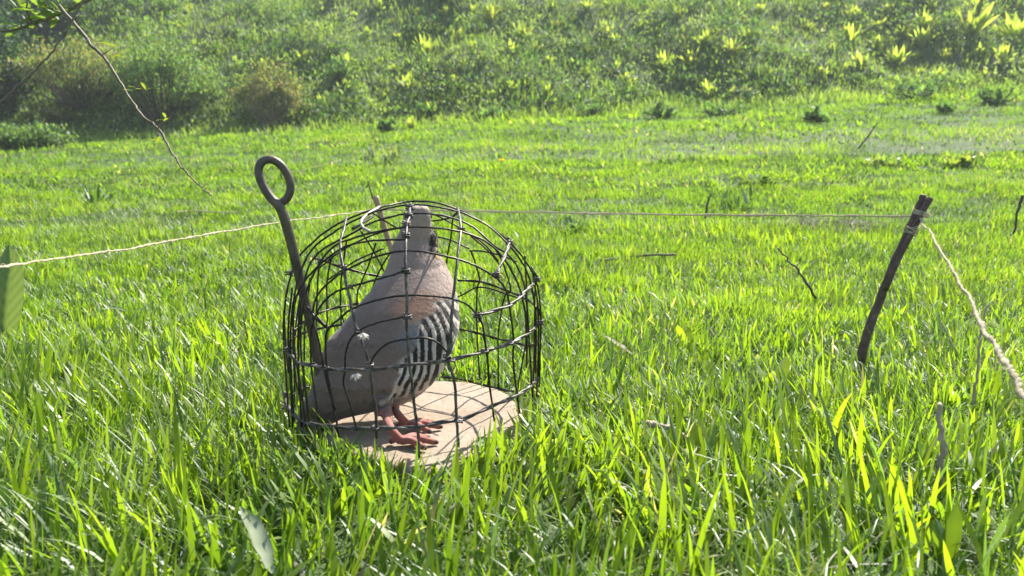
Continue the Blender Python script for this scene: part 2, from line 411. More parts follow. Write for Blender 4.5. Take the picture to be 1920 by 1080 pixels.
# ------------------------------------------------------------------ rosettes on the hillside
def rosette(seed, n):
    r = random.Random(seed); V, F, CO = [], [], []
    for i in range(n):
        a = r.uniform(0, 6.28); L_ = r.uniform(.6, 1.0); tilt = r.uniform(.08, .75); cv = r.uniform(.1, .7)
        P = [np.zeros(3)]; th = tilt
        for k in range(4):
            P.append(P[-1] + np.array([math.cos(a) * math.sin(th), math.sin(a) * math.sin(th), math.cos(th)]) * L_ / 4); th += cv / 4
        c = np.array([.24, .32, .075]) * r.uniform(.7, 1.2) + np.array([.04, 0, 0]) * r.random()
        leaf_mesh(np.array(P) + np.array([math.cos(a), math.sin(a), 0]) * .06, r.uniform(.15, .24), c, V, F, CO, .3, up=(math.cos(a) * .6, math.sin(a) * .6, .5))
    return colored('rosette', V, F, CO)
ROS = [rosette(s, n) for s, n in ((1, 16), (2, 20), (3, 14), (4, 26), (5, 18), (6, 30))]
ROS_PX = [(710,8,20),(785,20,14),(888,12,22),(920,28,30),(940,14,18),(823,56,17),(850,62,25),(800,92,38),(983,65,38),(1002,50,16),(958,92,32),(1100,12,26),(1132,58,34),(1200,44,18),(1270,22,20),
 (903,108,20),(807,118,22),(740,126,18),(867,122,22),(1027,112,22),(1065,110,18),(767,158,34),(853,147,22),(958,163,26),(1023,176,30),(717,176,22),(815,202,30),(712,198,16),(907,212,24),(775,234,24),
 (1153,128,30),(1180,150,30),(1187,168,15),(1247,121,34),(1263,133,18),(1153,76,22),(1177,94,17),(647,116,26),(650,153,26),(1325,76,32),(1372,92,36),(1402,68,24),(1297,112,40),(1310,118,20),
 (1367,12,22),(1547,14,18),(1598,24,30),(1730,48,32),(1817,50,52),(1907,62,52),(1888,78,17),(1593,68,32),(1647,82,30),(1678,110,36),(1613,122,34),(1878,110,30),(1730,76,34),(1830,14,36),(1908,10,26),
 (1328,172,32),(1347,139,14),(1425,16,20),(1387,36,14),(1513,50,22),(610,192,32),(543,223,26),(443,120,22),(567,106,26),(493,122,28),(333,48,17),(353,18,22),(413,100,14),(690,62,20),(745,70,18),(1075,35,16),(1455,60,18),(1500,110,16),(1560,90,16),(1770,105,22),(1845,140,18),(1240,60,18),(1100,95,16)]
_r = random.Random(8)
for _ in range(400):
    _p = (_r.randint(640, 1915), _r.randint(6, 195), _r.randint(13, 24))
    if _p[1] < 200 - (_p[0] - 640) * .03 and all(math.hypot(_p[0] - q[0], (_p[1] - q[1]) * 1.3) > 34 for q in ROS_PX) and len(ROS_PX) < 122: ROS_PX.append(_p)
ORD = 'first second third fourth fifth sixth seventh eighth ninth tenth eleventh twelfth thirteenth fourteenth fifteenth sixteenth seventeenth eighteenth nineteenth twentieth twenty-first twenty-second twenty-third twenty-fourth twenty-fifth twenty-sixth twenty-seventh twenty-eighth twenty-ninth thirtieth thirty-first thirty-second thirty-third thirty-fourth thirty-fifth'.split()
ROW = ['topmost row', 'second row from top', 'middle row', 'second row from bottom', 'lowest row']
row_of = lambda py: 0 if py < 31 else 1 if py < 72 else 2 if py < 113 else 3 if py < 155 else 4
rank = {i: sorted(x for x, y, _ in ROS_PX if row_of(y) == row_of(q[1])).index(q[0]) for i, q in enumerate(ROS_PX)}
for i, (px, py, wpx) in enumerate(ROS_PX):
    p = ground_hit(px, py + wpx * .35); s = wpx * np.linalg.norm(p - CAM) / FPX * 1.0
    v = (3, 5)[i % 2] if wpx > 30 else i % 6
    o = bpy.data.objects.new('hill_rosette_plant', ROS[v]); C.objects.link(o)
    if not ROS[v].materials: ROS[v].materials.append(M_ROSETTE)
    o.location = (p[0], p[1], p[2] - .03); o.rotation_euler = (rng.normal(0, .12), rng.normal(0, .12), U(0, 6.3, 1)[0]); o.scale = (s * .95, s * .95, s * U(.95, 1.3, 1)[0])
    lab = 'yellow-green leaf clump on the hillside, %s from left in the %s' % (ORD[rank[i]], ROW[row_of(py)])
    tag(o, lab, 'plant', 'yellow-green leafy plants scattered over the hillside')

# ------------------------------------------------------------------ bushes and weed clumps
def bush(name, px, py, wpx, hpx, label, cat, leafcol, n_leaf, n_twig, leaf=.05, twig_mat=M_DARKSTEM, group=None, bare=.0, depth=.8, hang=0.0, expo=.6):
    p = ground_hit(px, py); d = np.linalg.norm(p - CAM); W = wpx * d / FPX; H = hpx * d / FPX
    root = thing(name, (p[0], p[1], p[2] - .05), label, cat, group)
    V, F = [], []; tips = []
    for i in range(n_twig):
        a = U(0, 6.3, 1)[0]; rr = math.sqrt(rng.random()) ; hh = H * math.sqrt(max(.05, 1 - rr * rr * .8)) * U(.7, 1.05, 1)[0]
        e = np.array([math.cos(a) * rr * W * .5, math.sin(a) * rr * W * .5 * depth, hh])
        q = np.array([e * f + np.array([math.cos(a), math.sin(a), 0]) * W * .07 * math.sin(f * 3) + rng.normal(0, .018 * W, 3) * (f > 0) for f in (0, .3, .6, .85, 1.0)])
        q[0] = np.array([math.cos(a), math.sin(a) * depth, 0]) * W * .12 * rr
        q[-1, 2] -= hang * H * rr; tips.append(q)
        tube(np.asarray(p) + spline(q, 2), np.linspace(.012, .003, 9), 4, V, F)
    obj('branches', mesh_from('branches', V, F), twig_mat, root)
    T = np.array(tips); k = rng.integers(0, len(T), n_leaf); f = bare + (1 - bare) * rng.random(n_leaf) ** expo
    seg = np.clip((f * 4).astype(int), 0, 3); fr = f * 4 - seg
    b = T[k, seg] * (1 - fr)[:, None] + T[k, seg + 1] * fr[:, None] + rng.normal(0, 1, (n_leaf, 3)) * np.array([W, W * depth, H]) * .055
    b[:, 2] = np.maximum(b[:, 2], 0.0); b = b * (1 + .35 * (vnoise(np.arctan2(b[:, 1], b[:, 0]) * 3 + px, b[:, 2] / (H + 1e-6) * 4, .9, 17) - .5))[:, None] + p
    lc = np.asarray(leafcol); c = lc[rng.integers(0, len(lc), n_leaf)] * U(.65, 1.35, n_leaf)[:, None]
    pr = blades(b, U(.7, 1.5, n_leaf) * leaf, U(.4, .75, n_leaf) * leaf, U(0, 6.3, n_leaf), U(0, 1.6, n_leaf), U(-.2, .8, n_leaf), 2, c, c * 1.1)
    fo = obj('foliage', fast_mesh('foliage', *pr[:3], pr[3]), M_BUSH, root); fo['kind'] = 'stuff'
    return root
OLIVE = [(.13, .18, .055), (.16, .17, .07), (.10, .17, .045), (.18, .165, .09)]
GREEN = [(.05, .12, .03), (.075, .16, .035), (.045, .10, .035)]
SHADEG = [(.022, .055, .03), (.03, .075, .034), (.045, .09, .045)]  # shade over the far left is put into these dark leaf colours
bush('thorn_bush', 305, 232, 190, 150, 'broad grey-green bush with a dark twiggy hollow at the foot of the slope', 'bush', [(.10, .19, .055), (.14, .19, .07), (.085, .17, .05)], 9000, 90, .05, bare=.3, hang=.12)
bush('thorn_bush', 155, 205, 210, 120, 'brownish olive bush spreading left of the grey-green bush', 'bush', OLIVE, 9000, 80, .05, bare=.3, hang=.1)
bush('thorn_bush', 508, 235, 130, 105, 'rounded straw-topped bush of grey twigs casting a shadow to its left', 'bush', [(.15, .18, .055), (.19, .17, .09), (.11, .15, .045)], 5200, 110, .045, M_STEM, bare=.35, hang=.2)
bush('shade_shrub', 2, 222, 150, 165, 'shrub in the upper left hillside corner, its leaves coloured dark for shade', 'bush', SHADEG, 9000, 60, .07)
bush('shade_shrub', 60, 70, 190, 120, 'highest shrub behind the leafy twig at top left, leaves coloured dark for shade', 'bush', SHADEG, 8000, 50, .08)
bush('nettle_patch', 45, 282, 150, 40, 'low dark green leafy patch at the left meadow edge', 'weeds', [(.08, .15, .04), (.11, .18, .045), (.06, .12, .04)], 3600, 60, .055)
bush('nettle_patch', 95, 250, 90, 50, 'yellowish tuft above the low leafy patch at the left edge', 'weeds', [(.11, .12, .03), (.09, .12, .03)], 1800, 30, .05)
for px, py, wp, hp, lab in [(1240, 222, 66, 30, 'dark leafy weed at the meadow edge right of centre'), (1357, 218, 84, 30, 'widest dark leafy weed at the meadow edge right of centre'),
        (1532, 228, 60, 22, 'dark low weed standing out in the meadow before the right slope'), (1716, 190, 88, 34, 'large dark weed against the foot of the right slope'),
        (1868, 196, 64, 30, 'dark weed near the right end of the meadow edge'), (1774, 214, 40, 16, 'small dark weed below the two dark weeds at right'),
        (722, 250, 44, 24, 'small dark weed at the meadow edge right of the bushes'), (925, 226, 50, 20, 'dark weed at the meadow edge above the cage'), (1110, 216, 80, 22, 'flat dark weed at the middle of the meadow edge'),
        (800, 222, 40, 30, 'dark bush-like weed beside a yellow-green clump on the lower slope'), (1292, 165, 40, 26, 'dark round weed on the lower hillside'), (640, 150, 50, 40, 'dark green weed on the slope right of the round bush')]:
    bush('dark_weed', px, py, wp, hp, lab, 'weed', [(.08, .16, .05), (.11, .2, .06), (.06, .13, .045)], 300, 14, .065, expo=1.3, group='dark weeds along the foot of the hillside')

# broad-leaved weeds within the meadow (clumps one can pick out)
def weed(px, py, n, size, col, label, cat='weed', width=.3, tilt=(.2, 1.0), group=None, name='broadleaf_weed', m=M_LEAF, sink=.005):
    p = ground_hit(px, py); V, F, CO = [], [], []
    for i in range(n):
        a = U(0, 6.3, 1)[0]; th = U(*tilt, 1)[0]; cv = U(.1, .8, 1)[0]; L_ = size * U(.65, 1.15, 1)[0]
        q = np.array(p) + (rng.normal(0, .32 * size, 3) if n > 20 else 0); q[2] = gz(q[0], q[1]); P = [q - [0, 0, sink]]
        for k in range(6):
            P.append(P[-1] + np.array([math.cos(a) * math.sin(th), math.sin(a) * math.sin(th), math.cos(th)]) * L_ / 6); th += cv / 6
        leaf_mesh(P, L_ * width * U(.8, 1.2, 1)[0], np.array(col) * U(.8, 1.25, 1)[0], V, F, CO, .25, up=(math.cos(a) * .5, math.sin(a) * .5, .6))
    return solo(name, colored(name, V, F, CO), m, tuple(p), label, cat, group)
weed(1075, 440, 44, .085, (.08, .15, .045), 'dark broad-leaved weed behind the cage to the right', width=.3, tilt=(.1, 1.3))
weed(1375, 395, 28, .13, (.06, .12, .03), 'dark leafy tuft beyond the string right of centre', width=.14, tilt=(.1, 1.0))
weed(1800, 312, 40, .13, (.14, .2, .05), 'pale leafy tuft far out in the right of the meadow', width=.25)
weed(1655, 315, 40, .12, (.12, .18, .07), 'greyish leafy tuft in the meadow left of the pale tuft', width=.25)
weed(1430, 345, 40, .1, (.09, .16, .05), 'dark flat tuft beyond the string near the middle right', width=.3, tilt=(.6, 1.3))
weed(735, 305, 26, .15, (.13, .18, .1), 'tall grey-green weed patch beyond the back stake', width=.14, tilt=(0, .4))
weed(695, 300, 24, .13, (.12, .17, .09), 'grey-green weed left of the tall weed patch', width=.14, tilt=(0, .4))
weed(180, 385, 28, .12, (.05, .11, .025), 'dark tuft in the meadow left of the iron loop', width=.12, tilt=(0, .9))
weed(545, 985, 3, .065, (.105, .18, .018), 'bright broad lime leaf in the foreground below the cage', width=.5, tilt=(.02, .25))
weed(640, 965, 2, .055, (.105, .18, .018), 'lime leaf in the foreground right below the cage', width=.55, tilt=(.1, .35))
weed(1285, 915, 3, .08, (.105, .18, .018), 'tall broad lime grass shoot left of the other in the right foreground', cat='grass shoot', width=.1, tilt=(.1, .35))
weed(1395, 915, 3, .09, (.105, .18, .018), 'tallest broad lime grass shoot in the right foreground', cat='grass shoot', width=.1, tilt=(.05, .3))
weed(1770, 1075, 3, .075, (.105, .18, .018), 'wide lime leaf at the bottom right corner', width=.24, tilt=(.05, .3))
weed(1450, 735, 4, .06, (.17, .24, .02), 'small yellow-green leaf pair right of the cage', width=.45, tilt=(.2, .7))
weed(1285, 650, 4, .055, (.16, .24, .02), 'tiny bright leaves in the grass between cage and dark stake', width=.45, tilt=(.2, .7))
weed(950, 875, 5, .06, (.09, .14, .07), 'grey-green leaves lying on the front edge of the stone', width=.5, tilt=(.7, 1.2))

# big woolly leaf at the left edge
def woolly():
    base = ground_hit(6, 640); base[0] -= .01
    V, F, CO = [], [], []
    y = base[1]
    for pts, wd, c in [([(4, 660), (9, 610), (15, 550), (19, 500), (17, 460)], .064, (.12, .18, .085)), ([(-20, 660), (-22, 620), (-10, 570), (10, 545)], .05, (.1, .17, .04)), ([(-30, 640), (-40, 560), (-60, 500)], .055, (.07, .12, .05))]:
        P = spline(np.array([at_y(a, b, y + .012 * k) for k, (a, b) in enumerate(pts)]), 4)
        rows = len(P) * 3; tt = np.linspace(0, 1, rows); Q = np.column_stack([np.interp(tt, np.linspace(0, 1, len(P)), P[:, k]) for k in range(3)])
        T = np.gradient(Q, axis=0); T /= np.linalg.norm(T, axis=1)[:, None]; o = len(V); us = np.linspace(-1, 1, 11)
        for i in range(rows):
            sv = np.cross(T[i], (.45, -1, .2)); sv /= np.linalg.norm(sv); nv = np.cross(sv, T[i])
            ww = wd * .5 * max(.03, math.sin(math.pi * min(1, .03 + .96 * tt[i])) ** .85)
            for u_ in us:
                rg = abs(math.sin(math.pi * (tt[i] * 10 - abs(u_) * 1.8))) * min(1, abs(u_) * 4)
                V.append(Q[i] + sv * ww * u_ + nv * (ww * .45 * abs(u_) + .0016 * rg)); CO.append(np.array(c) * (.72 + .45 * rg) * (1.6 if u_ == 0 else 1))
        for i in range(rows - 1):
            for k in range(10): F.append((o + i*11 + k, o + i*11 + k + 1, o + (i+1)*11 + k + 1, o + (i+1)*11 + k))
    solo('woolly_leaf_plant', colored('woolly_leaf_plant', V, F, CO), M_LEAF, tuple(base), 'large downy grey-green leaf standing at the left edge under the string', 'plant')
woolly()
def loose_leaf(name, pts, y0, y1, wd, col, label, cat):
    n = len(pts); P = spline(np.array([at_h(a, b, y0 + (y1 - y0) * k / (n - 1)) for k, (a, b) in enumerate(pts)]), 4); P = P + rng.normal(0, .0005, P.shape)
    V, F, CO = [], [], []; leaf_mesh(P, wd, col, V, F, CO, .5, up=(.1, -.6, .7))
    base = P[P[:, 2].argmin()]
    return solo(name, colored(name, V, F, CO), M_DRY, tuple(base), label, cat)
loose_leaf('silver_leaf', [(512, 1075), (496, 1032), (474, 985), (450, 950)], .03, .06, .014, (.28, .32, .21), 'whitish silver leaf lying in the foreground grass at bottom left', 'leaf')
loose_leaf('withered_leaf', [(1185, 665), (1168, 652), (1150, 640), (1132, 628)], .02, .032, .009, (.42, .38, .28), 'pale withered leaf on the grass right of the cage', 'leaf')
loose_leaf('withered_leaf', [(1375, 690), (1368, 678), (1360, 665)], .02, .03, .007, (.42, .38, .28), 'small pale withered leaf nearer the dark stake', 'leaf')
loose_leaf('silver_leaf', [(240, 583), (215, 577), (190, 580)], .05, .05, .006, (.28, .33, .22), 'silver grass leaf lying flat left of the cage', 'leaf')

# dandelion
def dandelion():
    p = ground_hit(938, 322); top = p + np.array([.01, 0, .075])
    root = thing('dandelion', tuple(p), 'single yellow dandelion in the meadow beyond the cage', 'flower')
    V, F = tube(spline(np.array([p, p + [.0, 0, .05], top]), 4), .0025, 6); obj('stem', mesh_from('stem', V, F), M_STEM, root)
    V, F, CO = [], [], []
    for ring, (n, r, tl) in enumerate([(18, .034, 1.3), (14, .026, .85), (9, .016, .4)]):
        for i in range(n):
            a = i * 6.283 / n + ring * .3; d = np.array([math.cos(a) * math.sin(tl), math.sin(a) * math.sin(tl), math.cos(tl)])
            leaf_mesh([top, top + d * r * .6, top + d * r], .011, (.85, .66, .02), V, F, CO, .1)
    m = leaf_mat('dandelion_petal', .35, (1, .9, .4), 1.0, .02)
    obj('petals', colored('petals', V, F, CO), m, root)
dandelion()

# ------------------------------------------------------------------ stone slab
def make_slab():
    c = SLAB.mean(0); _q = np.vstack([SLAB, SLAB[:1]]); ring = np.vstack([_q[i] + (_q[i + 1] - _q[i]) * np.linspace(0, 1, 6)[:5, None] for i in range(len(SLAB))]); ring = ring * .8 + (np.roll(ring, 1, 0) + np.roll(ring, -1, 0)) * .1
    n = len(ring); ring = ring + rng.normal(0, .0016, ring.shape)
    V, F = [], []
    levels = [(1.0, -.034), (1.012, -.02), (1.008, -.008), (.988, -.0012)] + [(f, 0.0) for f in (.94, .85, .72, .56, .4, .22)]
    for f, z in levels:
        q = c + (ring - c) * f
        zz = z + (fbm(q[:, 0], q[:, 1], .06, 91) - .5) * (.006 if f < 1 else .004)
        V.extend(np.column_stack([q, zz]))
    for l in range(len(levels) - 1):
        for i in range(n):
            j = (i + 1) % n; F.append((l*n + i, l*n + j, (l+1)*n + j, (l+1)*n + i))
    V.append(np.array([c[0], c[1], 0])); k = (len(levels) - 1) * n
    for i in range(n): F.append((k + i, k + (i + 1) % n, len(V) - 1))
    F.append(tuple(reversed(range(n))))
    me = mesh_from('stone_slab', V, F); smooth(me)
    m, t, b = mat('pale_sandstone')
    n1 = noise_node(t, 9, 6, .6); n2 = noise_node(t, 120, 6, .75)
    r1 = ramp(t, n1.outputs['Fac'], [(.3, (.25, .195, .145)), (.5, (.33, .265, .205)), (.72, (.385, .32, .26))])
    r2 = ramp(t, n2.outputs['Fac'], [(.28, (.45, .4, .36)), (.4, (.86, .83, .8)), (.55, (.98, .96, .93)), (.75, (1.05, 1.08, 1.05))])
    mx = N(t, 'ShaderNodeMix', data_type='RGBA', blend_type='MULTIPLY'); mx.inputs['Factor'].default_value = 1
    t.links.new(r1.outputs['Color'], mx.inputs['A']); t.links.new(r2.outputs['Color'], mx.inputs['B']); t.links.new(mx.outputs['Result'], b.inputs['Base Color'])
    b.inputs['Roughness'].default_value = .9; b.inputs['Specular IOR Level'].default_value = .2
    bumped(t, b, n2.outputs['Fac'], .8, .004)
    solo('stone_slab', me, m, (c[0], c[1], -.034), 'flat pale sandstone slab under the bird and cage', 'stone slab')
make_slab()

# ------------------------------------------------------------------ wire cage
CC = np.array([at_z(771, 785, 0)[0], 1.055]); CR, CZ0, CH = .1755, .162, .302
def cage_f(P):
    rr = ((P[..., 0] - CC[0]) ** 2 + (P[..., 1] - CC[1]) ** 2) / CR ** 2
    return rr + (np.clip(P[..., 2] - CZ0, 0, None) / (CH - CZ0)) ** 2 - 1
def on_cage(px, py, side):
    d = ray(px, py); ts = np.linspace(.7, 1.5, 1600); P = CAM + d * ts[:, None]; f = cage_f(P)
    ins = np.nonzero(f <= 0)[0]
    if len(ins) == 0: return P[f.argmin()]
    return P[ins[0]] if side == 'F' else P[ins[-1]]
cage = thing('wire_cage', (CC[0], CC[1], -.02), 'domed hand-woven black wire cage standing over the bird', 'cage')
def cage_path(pts, side, n=6):
    q = spline(np.array(pts, float), n)
    P = np.array([on_cage(a, b, side) for a, b in q])
    for _ in range(2): P[1:-1] = P[1:-1] * .5 + (P[:-2] + P[2:]) * .25
    return P
def wire(name, pts, side='F', r=.0018, material=None):
    P = cage_path(pts, side) if isinstance(side, str) and side in 'FB' else np.asarray(pts)
    P = P + np.column_stack([rng.normal(0, .0002, len(P)) for _ in range(3)])
    V, F = tube(P, r * (1 + rng.normal(0, .05, len(P))), 7)
    me = mesh_from(name, V, F); smooth(me); return obj(name, me, material or M_WIRE, cage)
def twisted(name, pts, side='F', r=.0017, pitch=.07, material=None, closed_path=None):
    P = cage_path(pts, side, 14); d = np.concatenate([[0], np.cumsum(np.linalg.norm(np.diff(P, axis=0), axis=1))])
    s = np.arange(0, d[-1], .003); P = np.column_stack([np.interp(s, d, P[:, k]) for k in range(3)])
    T, Nn, B = frames(P); V, F = [], []
    for ph in (0, math.pi):
        a = s / pitch * 2 * math.pi + ph
        tube(P + r * .62 * (np.cos(a)[:, None] * Nn + np.sin(a)[:, None] * B), r, 6, V, F)
    me = mesh_from(name, V, F); smooth(me); return obj(name, me, material or M_WIRE_OLD_LIT, cage)
UPR, ARC = .0019, .00136
up_f = [  # uprights on the side towards the camera
 [(770,381),(767,406),(762,431),(761,475),(761,513),(763,554),(762,595),(765,639),(768,684),(774,728),(778,770),(783,802),(786,858)],
 [(650,406),(645,430),(638,456),(643,500),(655,557),(668,614),(672,621),(693,684),(697,722),(704,770),(707,822)],
 [(858,390),(864,428),(859,475),(853,532),(846,595),(845,639),(839,672),(852,713),(856,781),(860,838)],
]
for p in up_f: wire('upright_wire', p, 'F', UPR, M_WIRE_OLD_LIT)  # paler material carries the sun glint on these front uprights
arcs_f = [  # thinner wires that run up one side, over the dome and down the other
 [(541,700),(533,610),(538,545),(557,487),(583,458),(611,434),(649,412),(712,389),(770,378),(813,379),(857,392),(901,415),(932,434),(964,463),(992,500),(1008,538),(1014,590),(1013,650),(1011,725)],
 [(551,790),(545,690),(546,600),(560,520),(586,466),(633,431),(680,406),(728,390),(770,384),(806,386),(860,397),(913,422),(951,456),(984,500),(998,545),(1005,600),(1004,700)],
 [(566,800),(560,700),(560,600),(572,520),(595,475),(649,444),(696,418),(743,404),(770,400),(806,401),(850,409),(891,428),(925,460),(955,480),(975,510),(986,552),(992,640),(998,745)],
 [(580,800),(573,728),(564,657),(566,590),(580,530),(617,469),(661,447),(712,433),(762,426),(806,426),(857,433),(900,447),(932,469),(955,500),(972,535),(984,580),(988,640),(987,690)],
 [(636,820),(630,787),(618,734),(608,693),(598,640),(587,600),(592,560),(617,529),(655,503),(705,481),(759,470),(806,474),(859,486),(895,500),(929,520),(946,539),(955,568),(963,640),(962,678),(969,733),(974,775)],
 [(598,790),(590,735),(584,690),(582,640),(586,610),(600,575),(625,550),(655,538),(700,526),(759,508)],
 [(669,808),(663,781),(654,749),(644,719),(647,693),(648,663),(657,636),(672,621),(688,612),(712,604),(765,592)],
 [(630,770),(622,740),(614,700),(610,648),(614,619),(636,598),(661,579),(705,563),(759,554),(806,555),(847,560),(879,573),(901,601),(906,616),(912,660),(918,722),(924,764),(927,790)],
 [(693,684),(707,660),(731,642),(764,636),(796,633),(820,642),(838,660),(846,676)],
 [(573,800),(566,740),(553,660),(550,590),(560,545),(590,505),(640,466),(690,452),(759,449)],
]
for p in arcs_f: wire('arch_wire', p, 'F', ARC)
back_w = [
 [(858,398),(850,406),(846,440),(841,469),(836,500)],
 [(806,412),(815,414),(845,408),(858,400)],
 [(883,469),(893,500),(900,527),(894,545),(895,640),(900,712)],
 [(925,460),(943,493),(958,544),(946,555),(936,611),(934,640),(934,726)],
 [(820,444),(850,452),(880,467)],
 [(880,470),(905,471),(940,479),(968,490)],
 [(984,480),(988,560),(987,632),(980,675),(971,730)],
 [(677,434),(699,469),(721,510),(735,535)],
 [(624,475),(614,520),(613,595),(612,700),(618,735)],
 [(598,490),(594,563),(592,640),(590,735)],
 [(650,450),(639,532),(639,582),(642,700)],
 [(705,455),(690,500),(671,545),(670,572),(672,700)],
 [(765,440),(735,470),(710,510),(697,545)],
 [(570,520),(556,600),(552,680),(560,760)],
 [(856,558),(875,549),(893,539),(919,541),(948,551),(970,558)],
 [(700,400),(740,425),(800,450),(828,480)],
]
for p in back_w: wire('arch_wire', p, 'B', ARC)
for p in [[(536,560),(531,620),(536,700),(543,802)], [(548,540),(540,620),(545,720),(549,802)], [(1000,518),(1009,580),(1009,680),(1006,742)]]: wire('arch_wire', p, 'F', ARC)
for p in [[(552,550),(549,640),(553,720),(549,790)], [(568,535),(560,640),(560,740)], [(582,520),(571,620),(570,700),(566,770)], [(1003,545),(1002,640),(999,735)],
          [(596,505),(640,470),(700,440),(760,424)], [(615,525),(665,490),(720,466)], [(880,440),(915,470),(940,500)], [(800,395),(850,420),(905,455),(935,490)], [(905,627),(915,670),(915,724)], [(640,590),(655,640),(655,712)]]: wire('arch_wire', p, 'B', ARC)
for p, r in [([(533,640),(536,654),(559,678),(586,685),(610,691),(645,693),(690,693),(725,690),(767,684),(826,678),(856,672),(909,659),(956,644),(992,624),(1014,604)], .0017),
             ([(534,735),(538,758),(553,779),(577,793),(619,799),(654,802),(704,803),(746,802),(781,801),(826,792),(856,789),(885,779),(921,762),(953,749),(986,731),(1014,705)], .0018),
             ([(895,592),(929,582),(960,570),(984,548),(1006,524),(999,508),(994,500)], .0017),
             ([(930,515),(946,481),(955,455),(951,444)], .0017)]:
    twisted('hoop_wire', p, 'F', r)
twisted('hoop_wire', [(640,470),(628,455),(660,430),(677,420)][2:] + [(700,404)], 'F', .0014)
twisted('hoop_wire', [(576,576),(590,592),(612,614)], 'F', .0016, material=M_WIRE)
for p in [[(545,625),(575,600),(611,582),(668,570),(740,562),(800,560),(852,556)],
          [(533,650),(560,628),(620,612),(700,604),(780,606),(860,617),(905,627),(936,636),(958,640),(992,649),(1006,640)],
          [(536,750),(570,728),(640,712),(740,704),(833,707),(869,712),(896,719),(915,724),(934,728),(953,733),(985,735)],
          [(858,526),(898,528),(927,536),(953,546),(982,558),(1004,573),(1013,592)],
          [(590,484),(610,490),(640,501),(690,514),(730,520)]]:
    twisted('hoop_wire', p, 'B', .0014, material=M_WIRE)
wire('hoop_wire', [(712,388),(687,403),(677,415),(680,426),(693,434)], 'F', .0021, rough_mat('sunlit_pale_wire', [(.3, (.3, .27, .24)), (.7, (.5, .46, .42))], 90, .45, .3, .0005, .3))  # pale colour stands in for sunlight on this wire loop
# little binding coils where wires meet
def coil(px, py, turns=2.5, rad=.0046, height=.007, side='F'):
    p = on_cage(px, py, side); a = np.linspace(0, turns * 6.283, int(turns * 14))
    P = p + np.column_stack([np.cos(a) * rad, np.sin(a) * rad, (a / a[-1] - .5) * height])
    wire('tie_wire', P, None, .0012, M_WIRE_OLD_LIT)
for q in [(768,388),(766,404),(762,420),(761,441),(761,508),(764,594)]: coil(*q)
for q in [(693,684),(672,621),(846,676),(838,668),(610,691),(586,685),(655,538),(860,789),(704,803),(909,659),(956,644),(864,428),(643,500)]: coil(*q, 1.6, .0042, .005)
for q in [(930,515),(955,455),(895,592),(1006,524),(1012,604),(542,512),(540,655)]: coil(*q, 2.2, .0044, .007)

# downy feathers stuck to the cage
def down(px, py, label):
    p = on_cage(px, py, 'F') + np.array([0.002, -.004, 0]); V, F, CO = [], [], []
    for i in range(80):
        d = rng.normal(0, 1, 3); d[2] = -abs(d[2]) * .8; d[0] += .5; d /= np.linalg.norm(d); l = U(.003, .0095, 1)[0]
        leaf_mesh([p, p + d * l * .5, p + d * l + [0, 0, -.001]], .0012, (.8, .77, .7), V, F, CO, .1)
    solo('down_feather', colored('down_feather', V, F, CO), M_DRY, tuple(p), label, 'feather')
down(678, 624, 'upper white tuft of down caught on the front wires')
down(664, 700, 'lower white tuft of down hanging below the middle hoop')

# ------------------------------------------------------------------ iron stake with a loop
def iron_stake():
    ys = lambda a, b, y: at_y(a, b, y)
    P = [ys(612,835,.985), ys(606,760,.985), ys(597,690,.99), ys(585,620,.985), ys(572,565,.98), ys(558,505,.97), ys(546,455,.965), ys(535,415,.96), ys(524,388,.958), ys(507,370,.957), ys(492,346,.957), ys(485,322,.958), ys(490,305,.96), ys(507,299,.962), ys(526,309,.964), ys(540,330,.966), ys(545,352,.967), ys(538,372,.966), ys(523,383,.966)]
    Q = spline(P, 6); n = len(Q)
    r = np.interp(np.linspace(0, 1, n), [0, .35, .44, .52, 1], [.0062, .0064, .0062, .0054, .0052])
    V, F = tube(Q, r, 12); me = mesh_from('iron_stake', V, F); smooth(me)
    solo('iron_stake', me, M_IRON, tuple(Q[0]), 'brown iron rod ending in a loop, leaning up through the left of the cage', 'stake')
iron_stake()
def cord(name, P, r, label, cat, material=M_TWINE, jit=.0006, fibres=0, knots=0):
    Q = spline(P, 24); Q = Q + np.column_stack([np.convolve(rng.normal(0, jit * 2.5, len(Q)), np.ones(5) / 5, 'same') for _ in range(3)])
    rr = np.interp(np.linspace(0, 1, len(Q)), np.linspace(0, 1, len(np.atleast_1d(r))), np.atleast_1d(r)) * (1 + rng.normal(0, .1, len(Q)))
    for k in rng.integers(3, len(Q) - 3, knots): rr[k-1:k+2] *= 1.35
    V, F = [], []
    T, Nn, B = frames(Q); s = np.concatenate([[0], np.cumsum(np.linalg.norm(np.diff(Q, axis=0), axis=1))])
    for ph in (0, math.pi):
        a = s / .02 * 6.283 + ph
        tube(Q + (rr * .45)[:, None] * (np.cos(a)[:, None] * Nn + np.sin(a)[:, None] * B), rr * .68, 6, V, F)
    for k in rng.integers(2, len(Q) - 2, fibres):
        d = rng.normal(0, 1, 3); d /= np.linalg.norm(d); l = U(.006, .025, 1)[0]
        tube(np.array([Q[k], Q[k] + d * l * .5 + T[k] * l * .4, Q[k] + d * l + T[k] * l * .4 - [0, 0, .3 * l]]), [.0004, .0003, .0002], 3, V, F)
    me = mesh_from(name, V, F); smooth(me)
    return solo(name, me, material, tuple(Q[0]), label, cat)
TIE_R = at_y(1726, 404, 1.30); TIE_B = at_y(706, 393, 2.0)
cord('twine', [at_y(-160, 528, .5), at_y(0, 500, .66), at_y(250, 464, .95), at_y(430, 432, 1.3), at_y(560, 412, 1.6), TIE_B], [.0011, .0013, .0017], 'straw twine running from the left edge to the cane behind the cage', 'twine', fibres=22, knots=7)
